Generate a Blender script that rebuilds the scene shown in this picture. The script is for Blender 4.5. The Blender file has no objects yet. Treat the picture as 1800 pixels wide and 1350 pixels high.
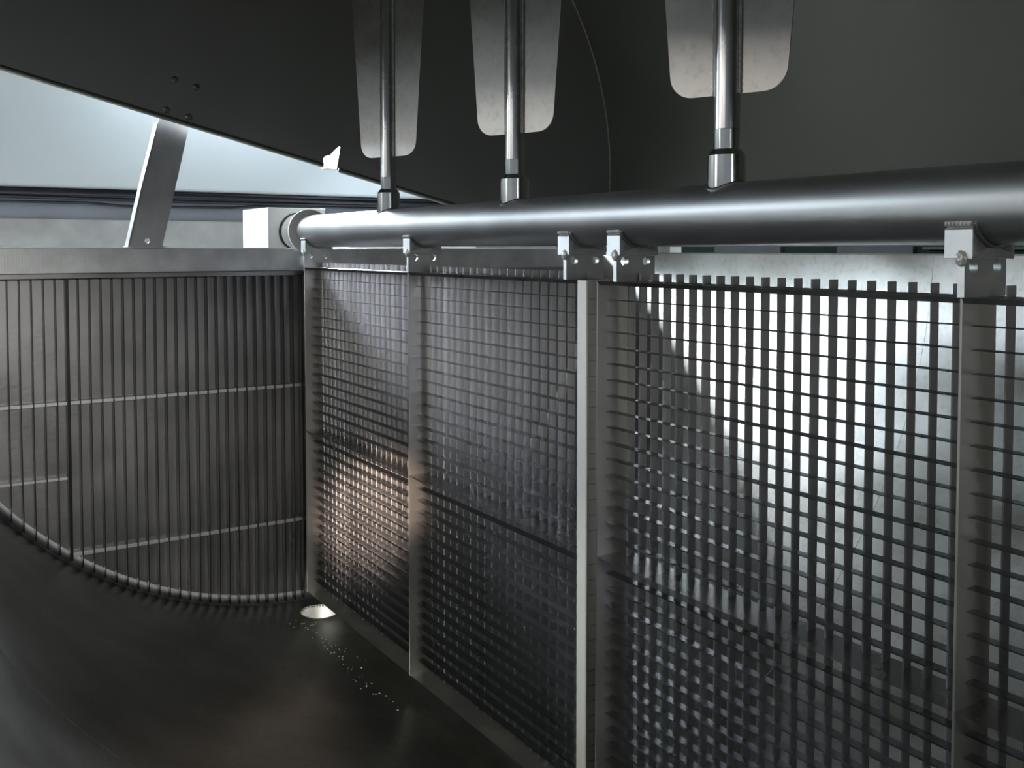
import bpy, bmesh, math, random
from mathutils import Vector, Matrix
from mathutils.geometry import delaunay_2d_cdt

random.seed(7)
C = bpy.context.scene.collection
S = bpy.context.scene
PI = math.pi

# ------------------------------------------------------------------ camera
# Metres. The origin is the camera: X across the vat, Y along the shaft (away), Z up.
cd = bpy.data.cameras.new('camera')
cam = bpy.data.objects.new('camera', cd)
C.objects.link(cam)
cd.sensor_width = 36.0
cd.lens = 36.0 * 1690.15 / 1800
cd.shift_y = -(675 - 505.1) / 1800
cd.clip_start = 0.01
yaw, pitch = 0.5756, 0.0404
fw = Vector((math.sin(yaw) * math.cos(pitch), math.cos(yaw) * math.cos(pitch), -math.sin(pitch)))
cam.rotation_euler = fw.to_track_quat('-Z', 'Y').to_euler()
S.camera = cam

# ------------------------------------------------------------------ light
W = bpy.data.worlds.new('hall_air')
S.world = W
W.use_nodes = True
W.node_tree.nodes['Background'].inputs[0].default_value = (0.80, 0.90, 1.0, 1)
W.node_tree.nodes['Background'].inputs[1].default_value = 0.30
S.view_settings.view_transform = 'Standard'
S.view_settings.look = 'None'
S.view_settings.gamma = 1
S.view_settings.use_curve_mapping = False
S.view_settings.exposure = 0.0

def area(name, loc, target, sx, sy, power, col):
    l = bpy.data.lights.new(name, 'AREA')
    l.shape = 'RECTANGLE'; l.size = sx; l.size_y = sy; l.energy = power; l.color = col
    o = bpy.data.objects.new(name, l); C.objects.link(o)
    o.location = loc
    o.rotation_euler = (Vector(target) - Vector(loc)).to_track_quat('-Z', 'Y').to_euler()
    return o

# the hall windows behind the open side of the vat
area('hall_window_light', (-4.0, 0.9, 1.38), (0.9, 1.2, 0.12), 4.5, 0.36, 38, (1.0, 0.95, 0.88))
# fill light added beyond the near end, to brighten the post faces
area('near_end_light', (0.2, -8.0, 1.65), (0.95, 2.0, -0.6), 3.0, 1.7, 360, (1.0, 0.975, 0.94))
# fill light added at the far left, for the strut edge and shaft
area('far_left_fill_light', (-5.0, 3.3, 1.0), (0.6, 2.5, 0.1), 1.6, 1.0, 14, (0.90, 0.96, 1.0))
# hall tubes over the far end, washing the pale cladding
area('hall_tube_light', (0.6, 3.2, 2.6), (0.8, 4.6, 0.3), 4.0, 0.3, 10, (0.84, 0.93, 1.0))
# fluorescent tube low behind the lid's far end plate
area('tube_lamp_light', (0.5, 4.0, 0.77), (1.1, 1.6, -0.35), 4.0, 0.05, 150, (0.76, 0.88, 1.0))
# greenish fill added high on the open side, lifting the low parts
area('high_fill_light', (-2.6, 1.0, 2.9), (0.9, 1.3, -0.9), 4.0, 0.3, 70, (0.94, 1.0, 0.80))
# warm spot added above the viewer, making the patch in the far bay
tl_ = bpy.data.lights.new('warm_patch_light', 'SPOT')
tl_.energy = 950; tl_.color = (1.0, 0.76, 0.60); tl_.spot_size = math.radians(7.0); tl_.spot_blend = 0.9; tl_.shadow_soft_size = 0.01
to_ = bpy.data.objects.new('warm_patch_light', tl_); C.objects.link(to_)
to_.location = (-0.08, -0.10, 0.22)
to_.rotation_euler = (Vector((0.98, 2.136, -0.633)) - Vector(to_.location)).to_track_quat('-Z', 'Y').to_euler()
# work lamp clamped beyond the far end, shining through the gap onto the right side
area('work_lamp_light', (1.335, 3.085, 0.325), (1.75, 1.6, -0.15), 0.11, 0.09, 30, (0.86, 0.93, 1.0))

# ------------------------------------------------------------------ materials
def nodes(name):
    m = bpy.data.materials.new(name); m.use_nodes = True
    nt = m.node_tree
    return m, nt, nt.nodes['Principled BSDF']

def steel(name, col, rough, metal=1.0, brush=None, bump=0.15, blotch=0.25, scale=6.0, rvar=0.08, tint=None, spots=0.0):
    """brushed stainless steel; brush = axis (0,1,2) the grain runs along"""
    m, nt, b = nodes(name)
    N, L = nt.nodes, nt.links
    tc = N.new('ShaderNodeTexCoord')
    b.inputs['Metallic'].default_value = metal
    n1 = N.new('ShaderNodeTexNoise'); n1.inputs['Scale'].default_value = scale
    n1.inputs['Detail'].default_value = 6; L.new(tc.outputs['Object'], n1.inputs['Vector'])
    r1 = N.new('ShaderNodeValToRGB')
    k = 1 - blotch
    r1.color_ramp.elements[0].position = 0.3; r1.color_ramp.elements[1].position = 0.72
    t = tint or col
    r1.color_ramp.elements[0].color = (t[0] * k, t[1] * k, t[2] * k, 1)
    r1.color_ramp.elements[1].color = (*col, 1)
    L.new(n1.outputs['Fac'], r1.inputs[0])
    if spots:
        n3 = N.new('ShaderNodeTexNoise'); n3.inputs['Scale'].default_value = 70; n3.inputs['Detail'].default_value = 4
        L.new(tc.outputs['Object'], n3.inputs['Vector'])
        r3 = N.new('ShaderNodeValToRGB')
        r3.color_ramp.elements[0].position = 0.34; r3.color_ramp.elements[1].position = 0.47
        g = 1 - spots
        r3.color_ramp.elements[0].color = (g, g, g * 0.97, 1); r3.color_ramp.elements[1].color = (1, 1, 1, 1)
        L.new(n3.outputs['Fac'], r3.inputs[0])
        mx = N.new('ShaderNodeMix'); mx.data_type = 'RGBA'; mx.blend_type = 'MULTIPLY'; mx.inputs['Factor'].default_value = 1
        L.new(r1.outputs[0], mx.inputs['A']); L.new(r3.outputs[0], mx.inputs['B'])
        L.new(mx.outputs['Result'], b.inputs['Base Color'])
    else:
        L.new(r1.outputs[0], b.inputs['Base Color'])
    mr = N.new('ShaderNodeMapRange'); mr.inputs['To Min'].default_value = rough - rvar
    mr.inputs['To Max'].default_value = rough + rvar
    mp = N.new('ShaderNodeMapping')
    sc = [260.0, 260.0, 260.0] if brush is not None else [90.0, 90.0, 90.0]
    if brush is not None:
        sc[brush] = 6.0
    mp.inputs['Scale'].default_value = sc
    L.new(tc.outputs['Object'], mp.inputs['Vector'])
    n2 = N.new('ShaderNodeTexNoise'); n2.inputs['Scale'].default_value = 1.0; n2.inputs['Detail'].default_value = 3
    L.new(mp.outputs[0], n2.inputs['Vector'])
    L.new(n1.outputs['Fac'], mr.inputs['Value']); L.new(mr.outputs[0], b.inputs['Roughness'])
    bp = N.new('ShaderNodeBump'); bp.inputs['Strength'].default_value = bump
    bp.inputs['Distance'].default_value = 0.0006
    L.new(n2.outputs['Fac'], bp.inputs['Height']); L.new(bp.outputs[0], b.inputs['Normal'])
    return m

def paint(name, col, rough=0.6, var=0.12, scale=3.0):
    m, nt, b = nodes(name)
    N, L = nt.nodes, nt.links
    tc = N.new('ShaderNodeTexCoord')
    n1 = N.new('ShaderNodeTexNoise'); n1.inputs['Scale'].default_value = scale; n1.inputs['Detail'].default_value = 5
    L.new(tc.outputs['Object'], n1.inputs['Vector'])
    r1 = N.new('ShaderNodeValToRGB')
    r1.color_ramp.elements[0].position = 0.3; r1.color_ramp.elements[1].position = 0.7
    r1.color_ramp.elements[0].color = (col[0] * (1 - var), col[1] * (1 - var), col[2] * (1 - var), 1)
    r1.color_ramp.elements[1].color = (*col, 1)
    L.new(n1.outputs['Fac'], r1.inputs[0]); L.new(r1.outputs[0], b.inputs['Base Color'])
    b.inputs['Roughness'].default_value = rough
    if rough > 0.9: b.inputs['Specular IOR Level'].default_value = 0.1
    return m

def glow(name, col, strength):
    m, nt, b = nodes(name)
    b.inputs['Base Color'].default_value = (0.8, 0.8, 0.8, 1)
    b.inputs['Emission Color'].default_value = (*col, 1)
    b.inputs['Emission Strength'].default_value = strength
    return m

M = {}
M['trough'] = steel('trough_steel', (0.58, 0.59, 0.57), 0.33, brush=1, bump=0.25, blotch=0.3, scale=5, tint=(0.52, 0.52, 0.47), spots=0.13)
M['endwall'] = steel('end_wall_steel', (0.40, 0.395, 0.39), 0.36, brush=None, bump=0.35, blotch=0.45, scale=5)
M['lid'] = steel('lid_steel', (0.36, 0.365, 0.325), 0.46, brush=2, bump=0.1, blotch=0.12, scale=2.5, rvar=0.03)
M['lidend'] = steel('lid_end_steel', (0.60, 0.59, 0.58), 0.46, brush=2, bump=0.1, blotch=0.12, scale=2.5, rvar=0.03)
M['band'] = steel('rim_band_steel', (0.86, 0.87, 0.88), 0.50, brush=2, bump=0.35, blotch=0.35, scale=14)
M['shaft'] = steel('shaft_steel', (0.44, 0.44, 0.435), 0.44, brush=1, bump=0.12, blotch=0.15, scale=9, rvar=0.04)
M['frame'] = steel('frame_steel', (0.78, 0.75, 0.71), 0.40, brush=2, bump=0.12, blotch=0.15, scale=12)
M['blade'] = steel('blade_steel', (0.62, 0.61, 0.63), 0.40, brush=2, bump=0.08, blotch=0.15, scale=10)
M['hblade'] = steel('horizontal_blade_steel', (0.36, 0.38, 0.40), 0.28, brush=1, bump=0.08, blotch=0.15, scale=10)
M['paddle'] = steel('paddle_steel', (0.55, 0.53, 0.50), 0.42, brush=2, bump=0.1, blotch=0.25, scale=14, spots=0.12)
M['rod'] = steel('rod_steel', (0.66, 0.65, 0.64), 0.26, brush=2, bump=0.1, blotch=0.12, scale=14)
M['polish'] = steel('polished_steel', (0.70, 0.70, 0.68), 0.14, brush=None, bump=0.04, blotch=0.15, scale=20, rvar=0.05)
M['clamp'] = steel('clamp_steel', (0.72, 0.73, 0.73), 0.48, brush=0, bump=0.2, blotch=0.2, scale=30)
M['weld'] = steel('weld_bead', (0.80, 0.78, 0.72), 0.42, metal=0.45, brush=None, bump=0.8, blotch=0.4, scale=60)
M['darkweld'] = steel('dull_seam', (0.42, 0.41, 0.38), 0.42, brush=None, bump=0.6, blotch=0.4, scale=60)
M['shelf'] = steel('shelf_steel', (0.42, 0.42, 0.42), 0.28, brush=1, bump=0.12, blotch=0.3, scale=12)
M['nylon'] = paint('pale_nylon', (0.88, 0.84, 0.79), 0.5, 0.08, 14)
M['slat'] = steel('slat_steel', (0.06, 0.06, 0.065), 0.32, brush=2, bump=0.1, blotch=0.2, scale=9)
M['strut'] = steel('strut_steel', (0.72, 0.72, 0.72), 0.42, brush=2, bump=0.25, blotch=0.3, scale=12)
M['clad'] = paint('pale_cladding', (0.44, 0.48, 0.50), 0.55, 0.06, 2)
M['lowwall'] = paint('lower_cladding', (0.34, 0.34, 0.34), 0.5, 0.3, 9)
M['shadewall'] = paint('shaded_wall', (0.24, 0.26, 0.31), 0.5, 0.15, 5)  # shade under the cladding overhang, painted as a darker blue-grey
M['cable'] = paint('black_cable', (0.02, 0.022, 0.03), 0.45, 0.2, 20)
M['floor'] = paint('hall_floor', (0.55, 0.54, 0.50), 0.6, 0.2, 3)
M['white'] = paint('white_enamel', (0.78, 0.78, 0.75), 0.4, 0.08, 4)
M['rust'] = paint('rusty_brown', (0.30, 0.13, 0.06), 0.7, 0.5, 60)
M['darkgear'] = paint('dark_green_gear', (0.008, 0.014, 0.013), 0.95, 0.3, 9)
M['greygear'] = paint('grey_gear', (0.05, 0.055, 0.058), 0.95, 0.3, 9)
M['black'] = paint('black_seal', (0.015, 0.015, 0.015), 0.4, 0.2, 20)
M['lampglass'] = glow('lamp_glass', (0.95, 0.98, 1.0), 9.0)

# ------------------------------------------------------------------ helpers
def mesh_obj(name, bm, mat, parent=None, smooth=False):
    bmesh.ops.recalc_face_normals(bm, faces=bm.faces)
    me = bpy.data.meshes.new(name)
    bm.to_mesh(me); bm.free()
    if smooth:
        for p in me.polygons:
            p.use_smooth = True
        try:
            me.set_sharp_from_angle(angle=math.radians(35))
        except Exception:
            pass
    me.materials.append(mat)
    o = bpy.data.objects.new(name, me); C.objects.link(o)
    if parent is not None:
        o.parent = parent
        mi = Matrix.Translation(world_loc(parent)).inverted()
        me.transform(mi)
    return o

def world_loc(o):
    v = Vector((0, 0, 0))
    while o is not None:
        v += o.location; o = o.parent
    return v

def thing(name, label, cat, loc=(0, 0, 0), group=None):
    o = bpy.data.objects.new(name, None); C.objects.link(o)
    o.location = loc; o.empty_display_size = 0.05
    o['label'] = label; o['category'] = cat
    if group: o['group'] = group
    return o

def tag(o, label, cat, group=None):
    o['label'] = label; o['category'] = cat
    if group: o['group'] = group
    return o

def add_box(bm, a, b):
    x0, y0, z0 = a; x1, y1, z1 = b
    v = [bm.verts.new(p) for p in ((x0, y0, z0), (x1, y0, z0), (x1, y1, z0), (x0, y1, z0), (x0, y0, z1), (x1, y0, z1), (x1, y1, z1), (x0, y1, z1))]
    for f in ((0, 1, 2, 3), (4, 7, 6, 5), (0, 4, 5, 1), (1, 5, 6, 2), (2, 6, 7, 3), (3, 7, 4, 0)):
        bm.faces.new([v[i] for i in f])

def box(a, b):
    bm = bmesh.new(); add_box(bm, a, b); return bm

def bevel(bm, w, seg=2):
    bmesh.ops.bevel(bm, geom=list(bm.edges), offset=w, segments=seg, profile=0.5, affect='EDGES')
    return bm

def add_tube(bm, pts, r, n=12, caps=True, rad=None):
    pts = [Vector(p) for p in pts]
    rings = []
    up = None
    for i, p in enumerate(pts):
        t = (pts[min(i + 1, len(pts) - 1)] - pts[max(i - 1, 0)]).normalized()
        if up is None:
            up = Vector((0, 0, 1)) if abs(t.z) < 0.9 else Vector((1, 0, 0))
        a = t.cross(up).normalized(); b = a.cross(t).normalized(); up = b
        rr = rad[i] if rad else r
        rings.append([bm.verts.new(p + a * (rr * math.cos(2 * PI * k / n)) + b * (rr * math.sin(2 * PI * k / n))) for k in range(n)])
    for i in range(len(rings) - 1):
        for k in range(n):
            bm.faces.new((rings[i][k], rings[i][(k + 1) % n], rings[i + 1][(k + 1) % n], rings[i + 1][k]))
    if caps:
        bm.faces.new(rings[0]); bm.faces.new(rings[-1])

def tube(pts, r, n=12, rad=None):
    bm = bmesh.new(); add_tube(bm, pts, r, n, True, rad); return bm

def add_lathe(bm, c, axis, prof, n=48, caps=True):
    """prof: list of (distance along the axis, radius)"""
    c = Vector(c); ax = Vector(axis).normalized()
    u = Vector((0, 0, 1)) if abs(ax.z) < 0.9 else Vector((1, 0, 0))
    a = ax.cross(u).normalized(); b = ax.cross(a)
    rings = []
    for d, r in prof:
        rings.append([bm.verts.new(c + ax * d + a * (r * math.cos(2 * PI * k / n)) + b * (r * math.sin(2 * PI * k / n))) for k in range(n)])
    for i in range(len(rings) - 1):
        for k in range(n):
            bm.faces.new((rings[i][k], rings[i][(k + 1) % n], rings[i + 1][(k + 1) % n], rings[i + 1][k]))
    if caps:
        bm.faces.new(rings[0]); bm.faces.new(rings[-1])

def lathe(c, axis, prof, n=48, caps=True):
    bm = bmesh.new(); add_lathe(bm, c, axis, prof, n, caps); return bm

def plate(outer, holes, t0, t1, fn):
    """flat plate from a 2D outline with holes; fn(u, v, t) gives the 3D point"""
    pts, edges = [], []
    for loop in [outer] + list(holes):
        s = len(pts)
        pts += [Vector(p) for p in loop]
        edges += [(s + i, s + (i + 1) % len(loop)) for i in range(len(loop))]
    vs, es, fs, _, _, _ = delaunay_2d_cdt(pts, edges, [], 0, 1e-7)
    def inside(c, poly):
        k = False
        for i in range(len(poly)):
            (x1, y1), (x2, y2) = poly[i], poly[i - 1]
            if (y1 > c[1]) != (y2 > c[1]) and c[0] < (x2 - x1) * (c[1] - y1) / (y2 - y1) + x1:
                k = not k
        return k
    keep = []
    for f in fs:
        c = (sum(vs[i].x for i in f) / len(f), sum(vs[i].y for i in f) / len(f))
        if inside(c, outer) and not any(inside(c, h) for h in holes):
            keep.append(f)
    fs = keep
    bm = bmesh.new()
    A = [bm.verts.new(fn(v.x, v.y, t0)) for v in vs]
    B = [bm.verts.new(fn(v.x, v.y, t1)) for v in vs]
    cnt = {}
    for f in fs:
        try:
            bm.faces.new([A[i] for i in f]); bm.faces.new([B[i] for i in reversed(f)])
        except ValueError:
            continue
        for i in range(len(f)):
            e = (f[i], f[(i + 1) % len(f)])
            cnt[tuple(sorted(e))] = cnt.get(tuple(sorted(e)), 0) + 1
    for (i, j), c in cnt.items():
        if c == 1:
            bm.faces.new((A[i], A[j], B[j], B[i]))
    return bm

def circ(cx, cy, r, n=24):
    return [(cx + r * math.cos(2 * PI * k / n), cy + r * math.sin(2 * PI * k / n)) for k in range(n)]

def knife(outline, z0, z1):
    return plate(outline, [], z0, z1, lambda u, v, t: (u, v, t))

XZ = lambda u, v, t: (u, t, v)      # plate standing across the vat

# ------------------------------------------------------------------ measured layout
P = 0.935                        # front plane of the cutting frames
AX, AZ, AR = 0.972, 0.047, 0.043   # shaft
CX, CZ, CR = 0.968, 0.042, 1.014   # trough cylinder
YE = 2.535                       # inner face of the far end wall
Y0 = -1.5                        # near end
PITCH = 0.0254
DEPTH = 0.064                    # frame plates, front to back
ZT, ZM, ZB = -0.051, -0.4901, -0.9287
YP = [2.465, 1.853, 1.241, 1.196, 0.584, -0.028]

# ------------------------------------------------------------------ hall
FZ = -1.25
def structure(name, bm, mat):
    o = mesh_obj(name, bm, mat); o['kind'] = 'structure'; return o

structure('floor', box((-6, -4, FZ - 0.1), (6, 4.75, FZ)), M['floor'])
bm = box((-6, 4.64, FZ), (4.2, 4.75, 0.262))
structure('wall_back', bm, M['shadewall'])
structure('trim_1', bevel(box((-6, 4.50, 0.262), (4.2, 4.75, 4.0)), 0.01), M['clad'])
bm = box((-6, 4.615, FZ), (4.2, 4.64, 0.128))
structure('trim_2', bm, M['lowwall'])
structure('wall_right', box((4.2, -4, FZ), (4.3, 4.75, 4.0)), M['white'])

# cable bundle under the cladding edge
cb = thing('cable_bundle', 'bundle of black cables running along the back wall under the pale cladding', 'cables', (-0.5, 4.57, 0.24))
for j, (dz, dy, r) in enumerate([(0.252, 4.57, 0.012), (0.236, 4.56, 0.010), (0.222, 4.585, 0.0085), (0.205, 4.60, 0.006)]):
    pts = []
    for i in range(60):
        x = -5.5 + i * 0.16
        pts.append((x, dy + 0.004 * math.sin(i * 0.7 + j), dz + 0.004 * math.sin(i * 0.31 + 2 * j) - (0.012 if (j == 3 and 0.9 < x < 1.4) else 0)))
    mesh_obj('cable', tube(pts, r, 8), M['cable'], cb, True)

# things beyond the right rim, glimpsed in the gap under the shaft
g = thing('equipment_cabinet', 'low white cabinet glimpsed below the shaft beyond the far rim', 'cabinet', (2.5, 4.2, FZ))
mesh_obj('body', bevel(box((1.75, 4.05, FZ), (2.42, 4.45, 0.02)), 0.004), M['white'], g)
mesh_obj('hinge', bevel(box((2.05, 4.03, -0.06), (2.17, 4.05, 0.012)), 0.003), M['rust'], g)
g = thing('machine_casing', 'dark green machine casing behind the right rim', 'machine', (3.6, 2.4, FZ))
mesh_obj('casing', bevel(box((3.3, 0.6, FZ), (3.8, 3.55, 0.5)), 0.01), M['darkgear'], g)
mesh_obj('panel', box((3.285, 2.9, -0.2), (3.30, 3.3, 0.2)), M['greygear'], g)
mesh_obj('panel', box((3.285, 2.25, -0.2), (3.30, 2.6, 0.2)), M['greygear'], g)
mesh_obj('rail', box((3.27, 0.7, -0.004), (3.30, 2.2, 0.006)), M['greygear'], g)

# ------------------------------------------------------------------ vat trough
vat = thing('cheese_vat', 'long half-round stainless steel vat trough holding the shaft and hanging grids', 'vat', (CX, 0.5, FZ))

def arc(r, a0, a1, n):
    return [(CX + r * math.cos(a0 + (a1 - a0) * k / n), CZ + r * math.sin(a0 + (a1 - a0) * k / n)) for k in range(n + 1)]
aR = -math.asin((CZ + 0.012) / CR)          # right rim at z -0.012
aL = -PI + math.asin(CZ / CR)               # left rim at z 0
N = 96
bm = bmesh.new()
inn = arc(CR, aL, aR, N); out = arc(CR + 0.006, aL, aR, N)
prof = inn + out[::-1]
ys = [Y0, 2.34, 2.48, YE + 0.006]
# shell without the drain window, which is cut below
def shell_piece(bm, ya, yb, i0, i1):
    for i in range(i0, i1):
        q = [inn[i], inn[i + 1], out[i + 1], out[i]]
        a = [bm.verts.new((x, ya, z)) for x, z in q]; b = [bm.verts.new((x, yb, z)) for x, z in q]
        bm.faces.new((a[0], a[1], b[1], b[0])); bm.faces.new((a[3], b[3], b[2], a[2]))
        if i == 0: bm.faces.new((a[0], b[0], b[3], a[3]))
        if i == N - 1: bm.faces.new((a[1], a[2], b[2], b[1]))
ang = lambda x: math.acos((x - CX) / CR)
dx0, dx1, dy0, dy1, dcx, dcy, dr = 0.89, 1.01, 2.345, 2.475, 0.95, 2.41, 0.05
i0 = max(i for i in range(N + 1) if inn[i][0] <= dx0); i1 = min(i for i in range(N + 1) if inn[i][0] >= dx1)
shell_piece(bm, Y0, dy0, 0, N)
shell_piece(bm, dy0, dy1, 0, i0); shell_piece(bm, dy0, dy1, i1, N)
shell_piece(bm, dy1, YE + 0.006, 0, N)
zc = lambda x, r: CZ - math.sqrt(r * r - (x - CX) ** 2)
# drain window: a piece of the shell with a round hole
hole = circ(dcx, dcy, dr, 40)
rect = [(inn[i][0], dy0) for i in range(i0, i1 + 1)] + [(inn[i][0], dy1) for i in range(i1, i0 - 1, -1)]
pb = plate(rect, [hole], 0, 1, lambda u, v, t: (u, v, zc(u, CR) - (0.006 if t else 0)))
tm = bpy.data.meshes.new('t'); pb.to_mesh(tm); pb.free(); bm.from_mesh(tm); bpy.data.meshes.remove(tm)
bmesh.ops.remove_doubles(bm, verts=bm.verts, dist=1e-5)
ts = mesh_obj('trough_shell', bm, M['trough'], vat, False)
for p_ in ts.data.polygons: p_.use_smooth = True
nn = []
off = world_loc(vat)
for v_ in ts.data.vertices:
    q = v_.co + off
    e = Vector((q.x - CX, 0, q.z - CZ)); rr = e.length; e.normalize()
    nn.append(tuple(-e) if rr < CR + 0.003 else tuple(e))
ts.data.normals_split_custom_set_from_vertices(nn)
# drain pipe
bm = bmesh.new(); n = 48
for k in range(n):
    a, b2 = 2 * PI * k / n, 2 * PI * (k + 1) / n
    q = []
    for t in (a, b2):
        x, y = dcx + dr * math.cos(t), dcy + dr * math.sin(t)
        xo, yo = dcx + (dr + 0.002) * math.cos(t), dcy + (dr + 0.002) * math.sin(t)
        q.append([(x, y, zc(x, CR) + 0.0008), (xo, yo, zc(x, CR) + 0.0008), (xo, yo, -1.010), (x, y, -1.010)])
    for i in range(4):
        j = (i + 1) % 4
        bm.faces.new([bm.verts.new(p) for p in (q[0][i], q[1][i], q[1][j], q[0][j])])
bmesh.ops.remove_doubles(bm, verts=bm.verts, dist=1e-6)
d = mesh_obj('drain_pipe', bm, M['frame'], vat, True); d['label'] = 'round drain opening with bright bottom'

# far end wall and near end wall, half-round plates
def halfdisc(r, y0, y1, z_top=0.0):
    a0 = math.asin((z_top - CZ) / r)
    pts = [(CX + r * math.cos(a0 - (PI + 2 * a0) * k / 72), CZ + r * math.sin(a0 - (PI + 2 * a0) * k / 72)) for k in range(73)]
    return plate(pts, [], y0, y1, XZ)
mesh_obj('end_wall', halfdisc(CR + 0.004, YE, YE + 0.006), M['endwall'], vat)
mesh_obj('end_wall', halfdisc(CR + 0.004, Y0 - 0.006, Y0), M['endwall'], vat)
mesh_obj('rim_band', bevel(box((-0.03, YE - 0.004, -0.0600), (1.96, YE, -0.001)), 0.001), M['band'], vat)
# fillet between the end wall and the trough
bm = bmesh.new(); rf = 0.022
prev = None
for i in range(73):
    a = aL + (aR - aL) * i / 72
    row = []
    for k in range(7):
        t = PI / 2 * k / 6
        rr = CR - 0.0005 - rf + rf * math.sin(t); yy = YE - 0.0005 - rf + rf * math.cos(t)
        row.append(bm.verts.new((CX + rr * math.cos(a), yy, CZ + rr * math.sin(a))))
    if prev:
        for k in range(6):
            bm.faces.new((prev[k], prev[k + 1], row[k + 1], row[k]))
    prev = row
mesh_obj('corner_fillet', bm, M['clamp'], vat, True)
# turned-over rim of the far end and of both long sides
mesh_obj('rim_lip', tube([(-0.05, YE + 0.006, 0.0), (2.0, YE + 0.006, -0.004)], 0.004, 10), M['clamp'], vat, True)
mesh_obj('rim_lip', bevel(box((inn[N][0] - 0.001, Y0, -0.016), (inn[N][0] + 0.012, YE + 0.01, -0.012)), 0.001), M['trough'], vat)
mesh_obj('rim_lip', bevel(box((inn[0][0] - 0.05, Y0, -0.003), (inn[0][0] + 0.001, YE + 0.01, 0.001)), 0.001), M['trough'], vat)
# ring seams welded round the trough
def ring(y, r, wr, a0, a1, cx=CX, cz=CZ, n=90):
    return tube([(cx + r * math.cos(a0 + (a1 - a0) * k / n), y, cz + r * math.sin(a0 + (a1 - a0) * k / n)) for k in range(n + 1)], wr, 6)
mesh_obj('weld_seam', ring(1.305, CR + 0.0016, 0.0026, aL, aR), M['trough'], vat, True)

# dried flakes left on the trough floor beside the drain
bm = bmesh.new()
for i in range(70):
    t = random.random() ** 1.3
    y = 2.33 - 0.50 * t + random.gauss(0, 0.03); x = 0.885 - 0.02 * t + random.gauss(0, 0.014)
    if (x - dcx) ** 2 + (y - dcy) ** 2 < 0.058 ** 2: continue
    z = zc(x, CR) + 0.0006; q = random.uniform(0.0007, 0.0024)
    n_ = random.randint(5, 7); a0 = random.random() * 6
    top = [bm.verts.new((x + q * random.uniform(0.6, 1.3) * math.cos(a0 + 2 * PI * k / n_), y + q * random.uniform(0.6, 1.6) * math.sin(a0 + 2 * PI * k / n_), z)) for k in range(n_)]
    bot = [bm.verts.new((v.co.x, v.co.y, z - 0.0006)) for v in top]
    bm.faces.new(top); bm.faces.new(bot[::-1])
    for k in range(n_):
        bm.faces.new((top[k], bot[k], bot[(k + 1) % n_], top[(k + 1) % n_]))
fl = mesh_obj('dried_flakes', bm, M['nylon']); tag(fl, 'pale dried flakes scattered on the trough floor beside the drain', 'flakes'); fl['kind'] = 'stuff'

# ------------------------------------------------------------------ strainer screen on the far end wall
st = thing('strainer_screen', 'half-round screen of thin upright slats on the far end wall', 'screen', (0.3, 2.52, -0.97))
YF, YB = 2.509, 2.533
bm = bevel(box((-0.03, 2.503, -0.0725), (0.962, YE - 0.0005, -0.0601)), 0.0012)
mesh_obj('top_rail', bm, M['endwall'], st)
WX0, WP = 0.2306, 0.0255
k = -9
while True:
    x = WX0 + k * WP
    k += 1
    if x > 0.955: break
    if x < 0.0: continue
    zb = CZ - math.sqrt(max(0, (CR - 0.006) ** 2 - (x - CX) ** 2))
    post = (k - 1 == 5)
    t = 0.0035 if post else 0.001
    if post: zb += 0.004
    # slats are slightly irregular, as thin strip is
    pts = [(-t, YF), (t, YF), (t, YB), (-t, YB)]
    bm = bmesh.new()
    wob = 0 if post else random.uniform(-0.0012, 0.0012)
    rows = []
    for s in range(7):
        z = -0.0726 + (zb + 0.0726) * s / 6
        dxx = wob * math.sin(PI * s / 6)
        rows.append([bm.verts.new((x + dxx + p[0], p[1], z)) for p in pts])
    for s in range(6):
        for q in range(4):
            bm.faces.new((rows[s][q], rows[s][(q + 1) % 4], rows[s + 1][(q + 1) % 4], rows[s + 1][q]))
    bm.faces.new(rows[0]); bm.faces.new(rows[-1])
    mesh_obj('stile' if post else 'slat', bm, M['slat'], st)
def bar(z, x0, x1, h=0.010):
    mesh_obj('cross_bar', bevel(box((x0, YF + 0.009, z - h / 2), (x1, YE - 0.0006, z + h / 2)), 0.0012), M['clamp'], st)
bar(-0.3735, 0.02, 0.955)
bar(-0.7448, 0.361, 0.955)
bar(-0.556, 0.17, 0.354, 0.008)

# ------------------------------------------------------------------ shaft with its sockets and clamp blocks
sh = thing('agitator_shaft', 'thick round brushed steel shaft carrying paddles above and grids below', 'shaft', (AX, 0.5, AZ))
bm = lathe((AX, -1.3, AZ), (0, 1, 0), [(0, AR - 0.002), (0.002, AR), (3.80, AR), (3.812, AR - 0.004), (3.818, AR - 0.010)], 96)
mesh_obj('tube', bm, M['shaft'], sh, True)
bm = lathe((AX, 2.516, AZ), (0, 1, 0), [(0, 0.058), (0.001, 0.060), (0.0085, 0.060), (0.0095, 0.058)], 64)
f = mesh_obj('end_flange', bm, M['white'], sh, True); f['label'] = 'pale round flange'
mesh_obj('journal', lathe((AX, 2.5255, AZ), (0, 1, 0), [(0, 0.03), (0.085, 0.03)], 40), M['polish'], sh, True)

PY = [2.021, 1.488, 0.955]
for y in PY:
    s = lathe((AX, y, AZ + AR - 0.012), (0, 0, 1), [(0, 0.026), (0.0495, 0.026), (0.053, 0.0235), (0.058, 0.0195), (0.058, 0.0165), (0.03, 0.0165)], 48)
    so = mesh_obj('paddle_socket', s, M['polish'], sh, True)
    # weld round the foot of the socket, following the tube
    pts = []
    for k in range(49):
        a = 2 * PI * k / 48
        xx, yy = 0.0275 * math.cos(a), 0.0275 * math.sin(a)
        pts.append((AX + xx, y + yy, AZ + math.sqrt(AR * AR - xx * xx) + 0.0005))
    mesh_obj('foot_weld', tube(pts, 0.0022, 6), M['rod'], so, True)

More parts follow.
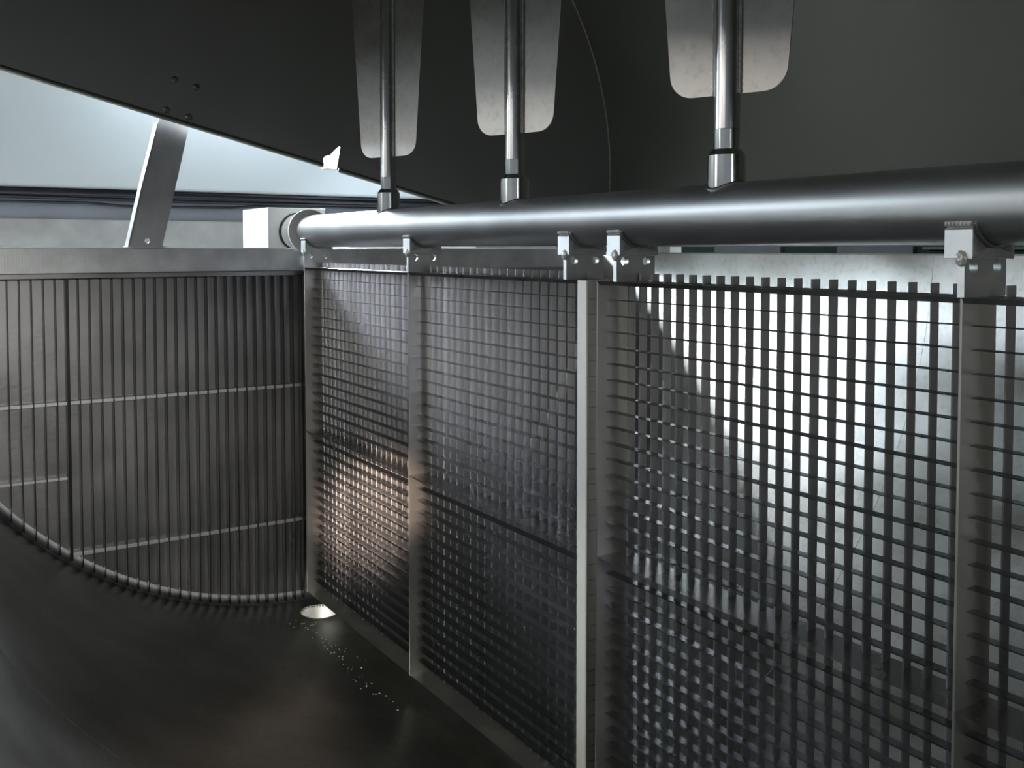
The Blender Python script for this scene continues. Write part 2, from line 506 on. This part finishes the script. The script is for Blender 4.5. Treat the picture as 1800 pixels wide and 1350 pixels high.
HY = [YP[0], YP[1], YP[2] + 0.040, YP[3] - 0.045, YP[4], YP[5]]    # hangers along the shaft
for y in HY:
    # clamp block: plate cut to the curve of the shaft, with a bent front tab
    z0, z1 = -0.0108, 0.018
    pts = [(P - 0.001, z0), (P + 0.077, z0), (P + 0.077, z1 + 0.001)]
    a1 = math.asin((z1 - AZ) / AR)
    for k in range(17):
        a = a1 - (PI + 2 * a1) * k / 16
        pts.append((AX + (AR - 0.0005) * math.cos(a), AZ + (AR - 0.0005) * math.sin(a)))
    pts += [(P + 0.004, z1 + 0.004), (P - 0.001, z1 + 0.002)]
    mesh = mesh_obj('clamp_block', bevel(plate(pts, [], y - 0.013, y + 0.019, XZ), 0.0006, 1), M['clamp'], sh)
    w = []
    for k in range(15):
        w.append((AX - AR * math.cos(0.52 - 0.0) , y - 0.012 + 0.030 * k / 14, AZ - AR * math.sin(0.52)))
    mesh_obj('weld_bead', tube(w, 0.003, 8, [0.0026 + 0.0008 * (k % 2) for k in range(15)]), M['weld'], mesh, True)
    w = []
    for k in range(21):
        a = PI + 0.5 + (PI - 1.15) * k / 20
        w.append((AX + (AR + 0.001) * math.cos(a), y - 0.0145, AZ + (AR + 0.001) * math.sin(a)))
    mesh_obj('weld_bead', tube(w, 0.003, 8, [0.0024 + 0.0007 * (k % 2) for k in range(21)]), M['shaft'], mesh, True)

# bearing housing beyond the end wall
bh = thing('bearing_housing', 'square pale steel bearing housing at the far end of the shaft', 'bearing', (AX, 2.72, -0.02))
mesh_obj('case', bevel(box((0.888, 2.612, -0.020), (1.056, 2.84, 0.114)), 0.002), M['white'], bh)
mesh_obj('seal_ring', lathe((AX, 2.603, AZ), (0, 1, 0), [(0, 0.052), (0.010, 0.054)], 48), M['black'], bh, True)
mesh_obj('cover_disc', lathe((AX, 2.596, AZ), (0, 1, 0), [(0, 0.050), (0.008, 0.050)], 48), M['white'], bh, True)
mesh_obj('bracket', box((0.90, 2.63, -0.35), (1.04, 2.82, -0.020)), M['frame'], bh)

# ------------------------------------------------------------------ paddles
def paddle(y, label):
    t = thing('stirring_paddle', label, 'paddle', (AX, y, AZ + AR + 0.02), 'stirring paddles on top of the shaft')
    zr = AZ + AR + 0.018
    mesh_obj('rod', lathe((AX, y, zr), (0, 0, 1), [(0, 0.0160), (0.055, 0.0160), (0.0555, 0.0178), (0.80, 0.0178), (0.803, 0.015)], 40), M['rod'], t, True)
    c = mesh_obj('collar', lathe((AX, y, 0.1365), (0, 0, 1), [(0, 0.0172), (0.0265, 0.0181)], 40), M['polish'], t, True)
    c['label'] = 'polished band at the foot of the rod'
    zb, zt = 0.211, 0.86
    hb, sl, rc = 0.086, 0.075, 0.034
    out = []
    h0 = hb
    for s in (1, -1):
        seq = []
        for k in range(9):
            a = -PI / 2 + (PI / 2) * k / 8
            seq.append((s * (h0 - rc + rc * math.cos(a)), zb + rc + rc * math.sin(a)))
        seq.append((s * (h0 + sl * (zt - 0.04 - zb)), zt - 0.04))
        seq.append((s * (h0 + sl * (zt - 0.04 - zb) - 0.03), zt))
        out.append(seq)
    pts = out[0] + out[1][::-1]
    dv = Vector((0.364, -0.931, 0)); nv = Vector((0.931, 0.364, 0))
    fn = lambda u, v, w: tuple(Vector((AX, y, 0)) + dv * u + nv * w + Vector((0, 0, v)))
    mesh_obj('blade', plate(pts, [], -0.0012, 0.0012, fn), M['paddle'], t)
    for s in (1, -1):
        for q in (-1,):
            w = [Vector((AX, y, 0)) + dv * (s * 0.0195) + nv * (q * 0.003) + Vector((0, 0, zb + (zt - zb) * k / 150)) for k in range(151)]
            mesh_obj('weld_seam', tube(w, 0.002, 6, [0.0019 + 0.0009 * (k % 2) for k in range(151)]), M['weld'], t, True)
    return t
paddle(PY[0], 'leftmost upright steel paddle, nearest the far end of the shaft')
paddle(PY[1], 'middle upright steel paddle with rounded blade corners on the shaft')
paddle(PY[2], 'rightmost and largest-looking upright steel paddle on the shaft')

# ------------------------------------------------------------------ cutting frames
def cutting_frame(posts, hangers, label, flange):
    t = thing('cutting_frame', label, 'cutting frame', (P + 0.03, posts[0], ZT), 'grid frames hanging under the shaft')
    ya, yb = posts[-1], posts[0]                       # near end, far end
    T = 0.003
    fm = M['frame']
    mesh_obj('top_rail', plate([(P, ZT), (P + 0.0035, ZT - 0.0062), (P + 0.0055, ZT - 0.0062), (P + 0.005, ZT - T), (P + DEPTH, ZT - T), (P + DEPTH, ZT)], [], ya, yb, XZ), M['shelf'], t)
    mesh_obj('middle_shelf', plate([(P, ZM), (P + 0.006, ZM - T), (P + DEPTH, ZM - T), (P + DEPTH, ZM)], [], ya, yb, XZ), M['shelf'], t)
    mesh_obj('bottom_rail', plate([(P, ZB), (P + 0.006, ZB - T), (P + DEPTH, ZB - T), (P + DEPTH, ZB)], [], ya, yb, XZ), fm, t)
    for y in posts:
        mesh_obj('post', knife([(P, y), (P + 0.0015, y + T / 2), (P + DEPTH, y + T / 2), (P + DEPTH, y - T / 2), (P + 0.0015, y - T / 2)], ZB - T, ZT), fm, t)
    if flange:
        mesh_obj('end_strip', bevel(box((P - 0.003, ya - 0.022, ZB - 0.02), (P, ya + 0.0015, ZT + 0.0)), 0.0005, 1), M['nylon'], t)['label'] = 'pale wiper strip'
    # upright blades, pushed through the rails and the shelf
    y = yb
    proto = None
    for i in range(len(posts) - 1):
        k = 1
        while posts[i] - k * 0.0276 + 0.0025 > posts[i + 1] + 0.008:
            y = posts[i] - k * 0.0276 + 0.0025
            k += 1
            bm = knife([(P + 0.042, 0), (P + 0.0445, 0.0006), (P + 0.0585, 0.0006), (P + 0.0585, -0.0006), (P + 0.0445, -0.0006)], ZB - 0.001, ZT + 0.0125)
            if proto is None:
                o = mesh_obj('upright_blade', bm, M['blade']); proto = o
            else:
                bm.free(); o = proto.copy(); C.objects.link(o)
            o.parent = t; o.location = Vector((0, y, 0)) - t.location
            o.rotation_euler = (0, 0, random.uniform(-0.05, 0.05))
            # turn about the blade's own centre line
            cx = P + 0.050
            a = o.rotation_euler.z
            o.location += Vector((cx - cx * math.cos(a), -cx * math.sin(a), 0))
    proto = None
    zs = [ZT - 0.0306 - PITCH * i for i in range(16)] + [ZM - 0.0290 - PITCH * i for i in range(16)]
    for z in zs:
        if proto is None:
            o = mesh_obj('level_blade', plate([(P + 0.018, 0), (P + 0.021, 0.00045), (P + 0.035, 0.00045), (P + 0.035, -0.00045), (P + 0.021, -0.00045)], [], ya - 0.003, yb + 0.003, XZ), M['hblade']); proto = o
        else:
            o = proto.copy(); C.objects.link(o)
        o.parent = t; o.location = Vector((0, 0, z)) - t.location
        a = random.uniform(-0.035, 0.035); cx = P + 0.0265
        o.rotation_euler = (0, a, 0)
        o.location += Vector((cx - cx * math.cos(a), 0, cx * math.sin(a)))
    for y in hangers:
        out = [(P, ZT), (P + 0.077, ZT), (P + 0.077, -0.0112), (P, -0.0112)]
        h = mesh_obj('hanger_plate', plate(out, [circ(P + 0.016, -0.0195, 0.0075), circ(P + 0.060, -0.0195, 0.0075)], y - 0.004, y + 0.004, XZ), M['clamp'], t)
        # lumpy weld where the hanger meets the clamp block
        bm = bmesh.new()
        bmesh.ops.create_icosphere(bm, subdivisions=3, radius=0.0085, matrix=Matrix.Translation((P - 0.001, y - 0.001, -0.0105)) @ Matrix.Diagonal((0.5, 0.75, 1.0, 1)))
        for v in bm.verts:
            v.co += Vector((random.uniform(-1, 1), random.uniform(-1, 1), random.uniform(-1, 1))) * 0.0006
        mesh_obj('weld_blob', bm, M['weld'], h, True)
    return t
cutting_frame(YP[:3], HY[:3], 'steel grid frame with two bays, farther one ending in a pale upright strip', True)
cutting_frame(YP[3:], HY[3:], 'steel grid frame nearer the viewer, cut off by the right edge', False)

# ------------------------------------------------------------------ lid
lid = thing('vat_lid', 'dark curved steel lid held open over the vat', 'lid', (1.98, 0.5, 0.006))
tl = math.radians(13.5); RL = 1.03
HX, HZ = 1.985, 0.006
LCX, LCZ = HX - RL * math.cos(tl), HZ + RL * math.sin(tl)
n = 72
def larc(r):
    return [(LCX + r * math.cos(-tl + PI * k / n), LCZ + r * math.sin(-tl + PI * k / n)) for k in range(n + 1)]
YL0, YL1 = Y0 - 0.03, 2.509
bm = bmesh.new()
a_, b_ = larc(RL), larc(RL + 0.004)
loop = a_ + b_[::-1]
va = [bm.verts.new((x, YL0, z)) for x, z in loop]; vb = [bm.verts.new((x, YL1, z)) for x, z in loop]
for i in range(len(loop)):
    j = (i + 1) % len(loop)
    bm.faces.new((va[i], va[j], vb[j], vb[i]))
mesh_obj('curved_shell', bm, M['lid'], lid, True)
zl = lambda x: 0.4110 - 0.2400 * (x - 0.226)
notch = [(1.008, zl(1.008)), (1.008, 0.246), (1.014, 0.254), (1.029, 0.257), (1.043, 0.272), (1.056, 0.283), (1.059, 0.281), (1.048, 0.222), (1.048, zl(1.048))]
pts = [(-0.03, zl(-0.03))] + notch + [(1.945, zl(1.945) + 0.003)] + [(x, z) for x, z in larc(RL + 0.001)][1:-1]
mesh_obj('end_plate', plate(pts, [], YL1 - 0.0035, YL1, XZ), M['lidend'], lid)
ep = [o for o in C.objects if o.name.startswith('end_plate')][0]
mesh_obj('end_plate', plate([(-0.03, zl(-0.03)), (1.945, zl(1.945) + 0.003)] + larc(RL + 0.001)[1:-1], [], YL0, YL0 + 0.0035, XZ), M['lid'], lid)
for x0, x1 in ((-0.03, 1.006), (1.050, 1.94)):
    mesh_obj('edge_bead', tube([(x0, YL1 - 0.006, zl(x0) + 0.004), (x1, YL1 - 0.006, zl(x1) + 0.004)], 0.0065, 10), M['lid'], lid, True)
mesh_obj('edge_bead', tube([(a_[n][0], YL0, a_[n][1]), (a_[n][0], YL1, a_[n][1])], 0.008, 10), M['lid'], lid, True)
mesh_obj('weld_seam', ring(YL1 - 0.005, RL - 0.0005, 0.0024, -tl + 0.02, PI - tl - 0.02, LCX, LCZ), M['weld'], lid, True)
for x, z in ((0.615, 0.424), (0.668, 0.410), (0.594, 0.346), (0.648, 0.333)):
    b = mesh_obj('bolt_head', lathe((x, YL1 - 0.0035, z), (0, -1, 0), [(0, 0.0085), (0.003, 0.0085), (0.0055, 0.006), (0.0062, 0.002)], 20), M['lid'], ep, True)

# strut that props the lid on the rim
su = thing('lid_strut', 'flat leaning steel strut propping the lid above the far rim', 'strut', (0.55, 2.56, 0.004))
out = [(0.511, 0.006), (0.592, 0.006), (0.667, 0.335), (0.690, 0.42), (0.612, 0.44), (0.592, 0.37), (0.588, 0.345), (0.5865, 0.322), (0.548, 0.165)]
mesh_obj('bar', plate(out, [circ(0.5545, 0.0195, 0.0062)], 2.560, 2.563, XZ), M['strut'], su)
mesh_obj('edge_flange', plate([(0.508, 0.006), (0.5125, 0.006), (0.549, 0.165), (0.588, 0.322), (0.5845, 0.322), (0.5445, 0.165)], [], 2.560, 2.60, XZ), M['strut'], su)
mesh_obj('foot', bevel(box((0.505, 2.545, 0.0015), (0.598, 2.60, 0.006)), 0.001), M['strut'], su)

# ------------------------------------------------------------------ work lamp
wl = thing('work_lamp', 'bright white work lamp seen through the notch of the lid', 'lamp', (1.335, 3.14, 0.27))
mesh_obj('housing', bevel(box((1.262, 3.11, 0.272), (1.41, 3.16, 0.385)), 0.004), M['white'], wl)
mesh_obj('glass', box((1.267, 3.106, 0.277), (1.405, 3.11, 0.38)), M['lampglass'], wl)
mesh_obj('stand', tube([(1.38, 3.15, 0.33), (2.25, 3.15, 0.33), (2.27, 3.15, 0.31), (2.27, 3.15, FZ)], 0.012, 12), M['black'], wl, True)

tb = thing('tube_lamp', 'long fluorescent tube fixture behind the far end of the lid', 'lamp', (0.5, 4.05, 0.8))
mesh_obj('housing', bevel(box((-1.55, 4.03, 0.74), (2.55, 4.10, 0.84)), 0.006), M['white'], tb)
for x in (-1.2, 2.2):
    mesh_obj('bracket', box((x, 4.10, 0.77), (x + 0.04, 4.50, 0.81)), M['frame'], tb)

# light added under the vat, brightening the floor seen through the drain
area('under_vat_light', (0.2, 1.8, -0.98), (0.95, 2.5, -1.25), 0.5, 0.1, 22, (1.0, 1.0, 0.97))
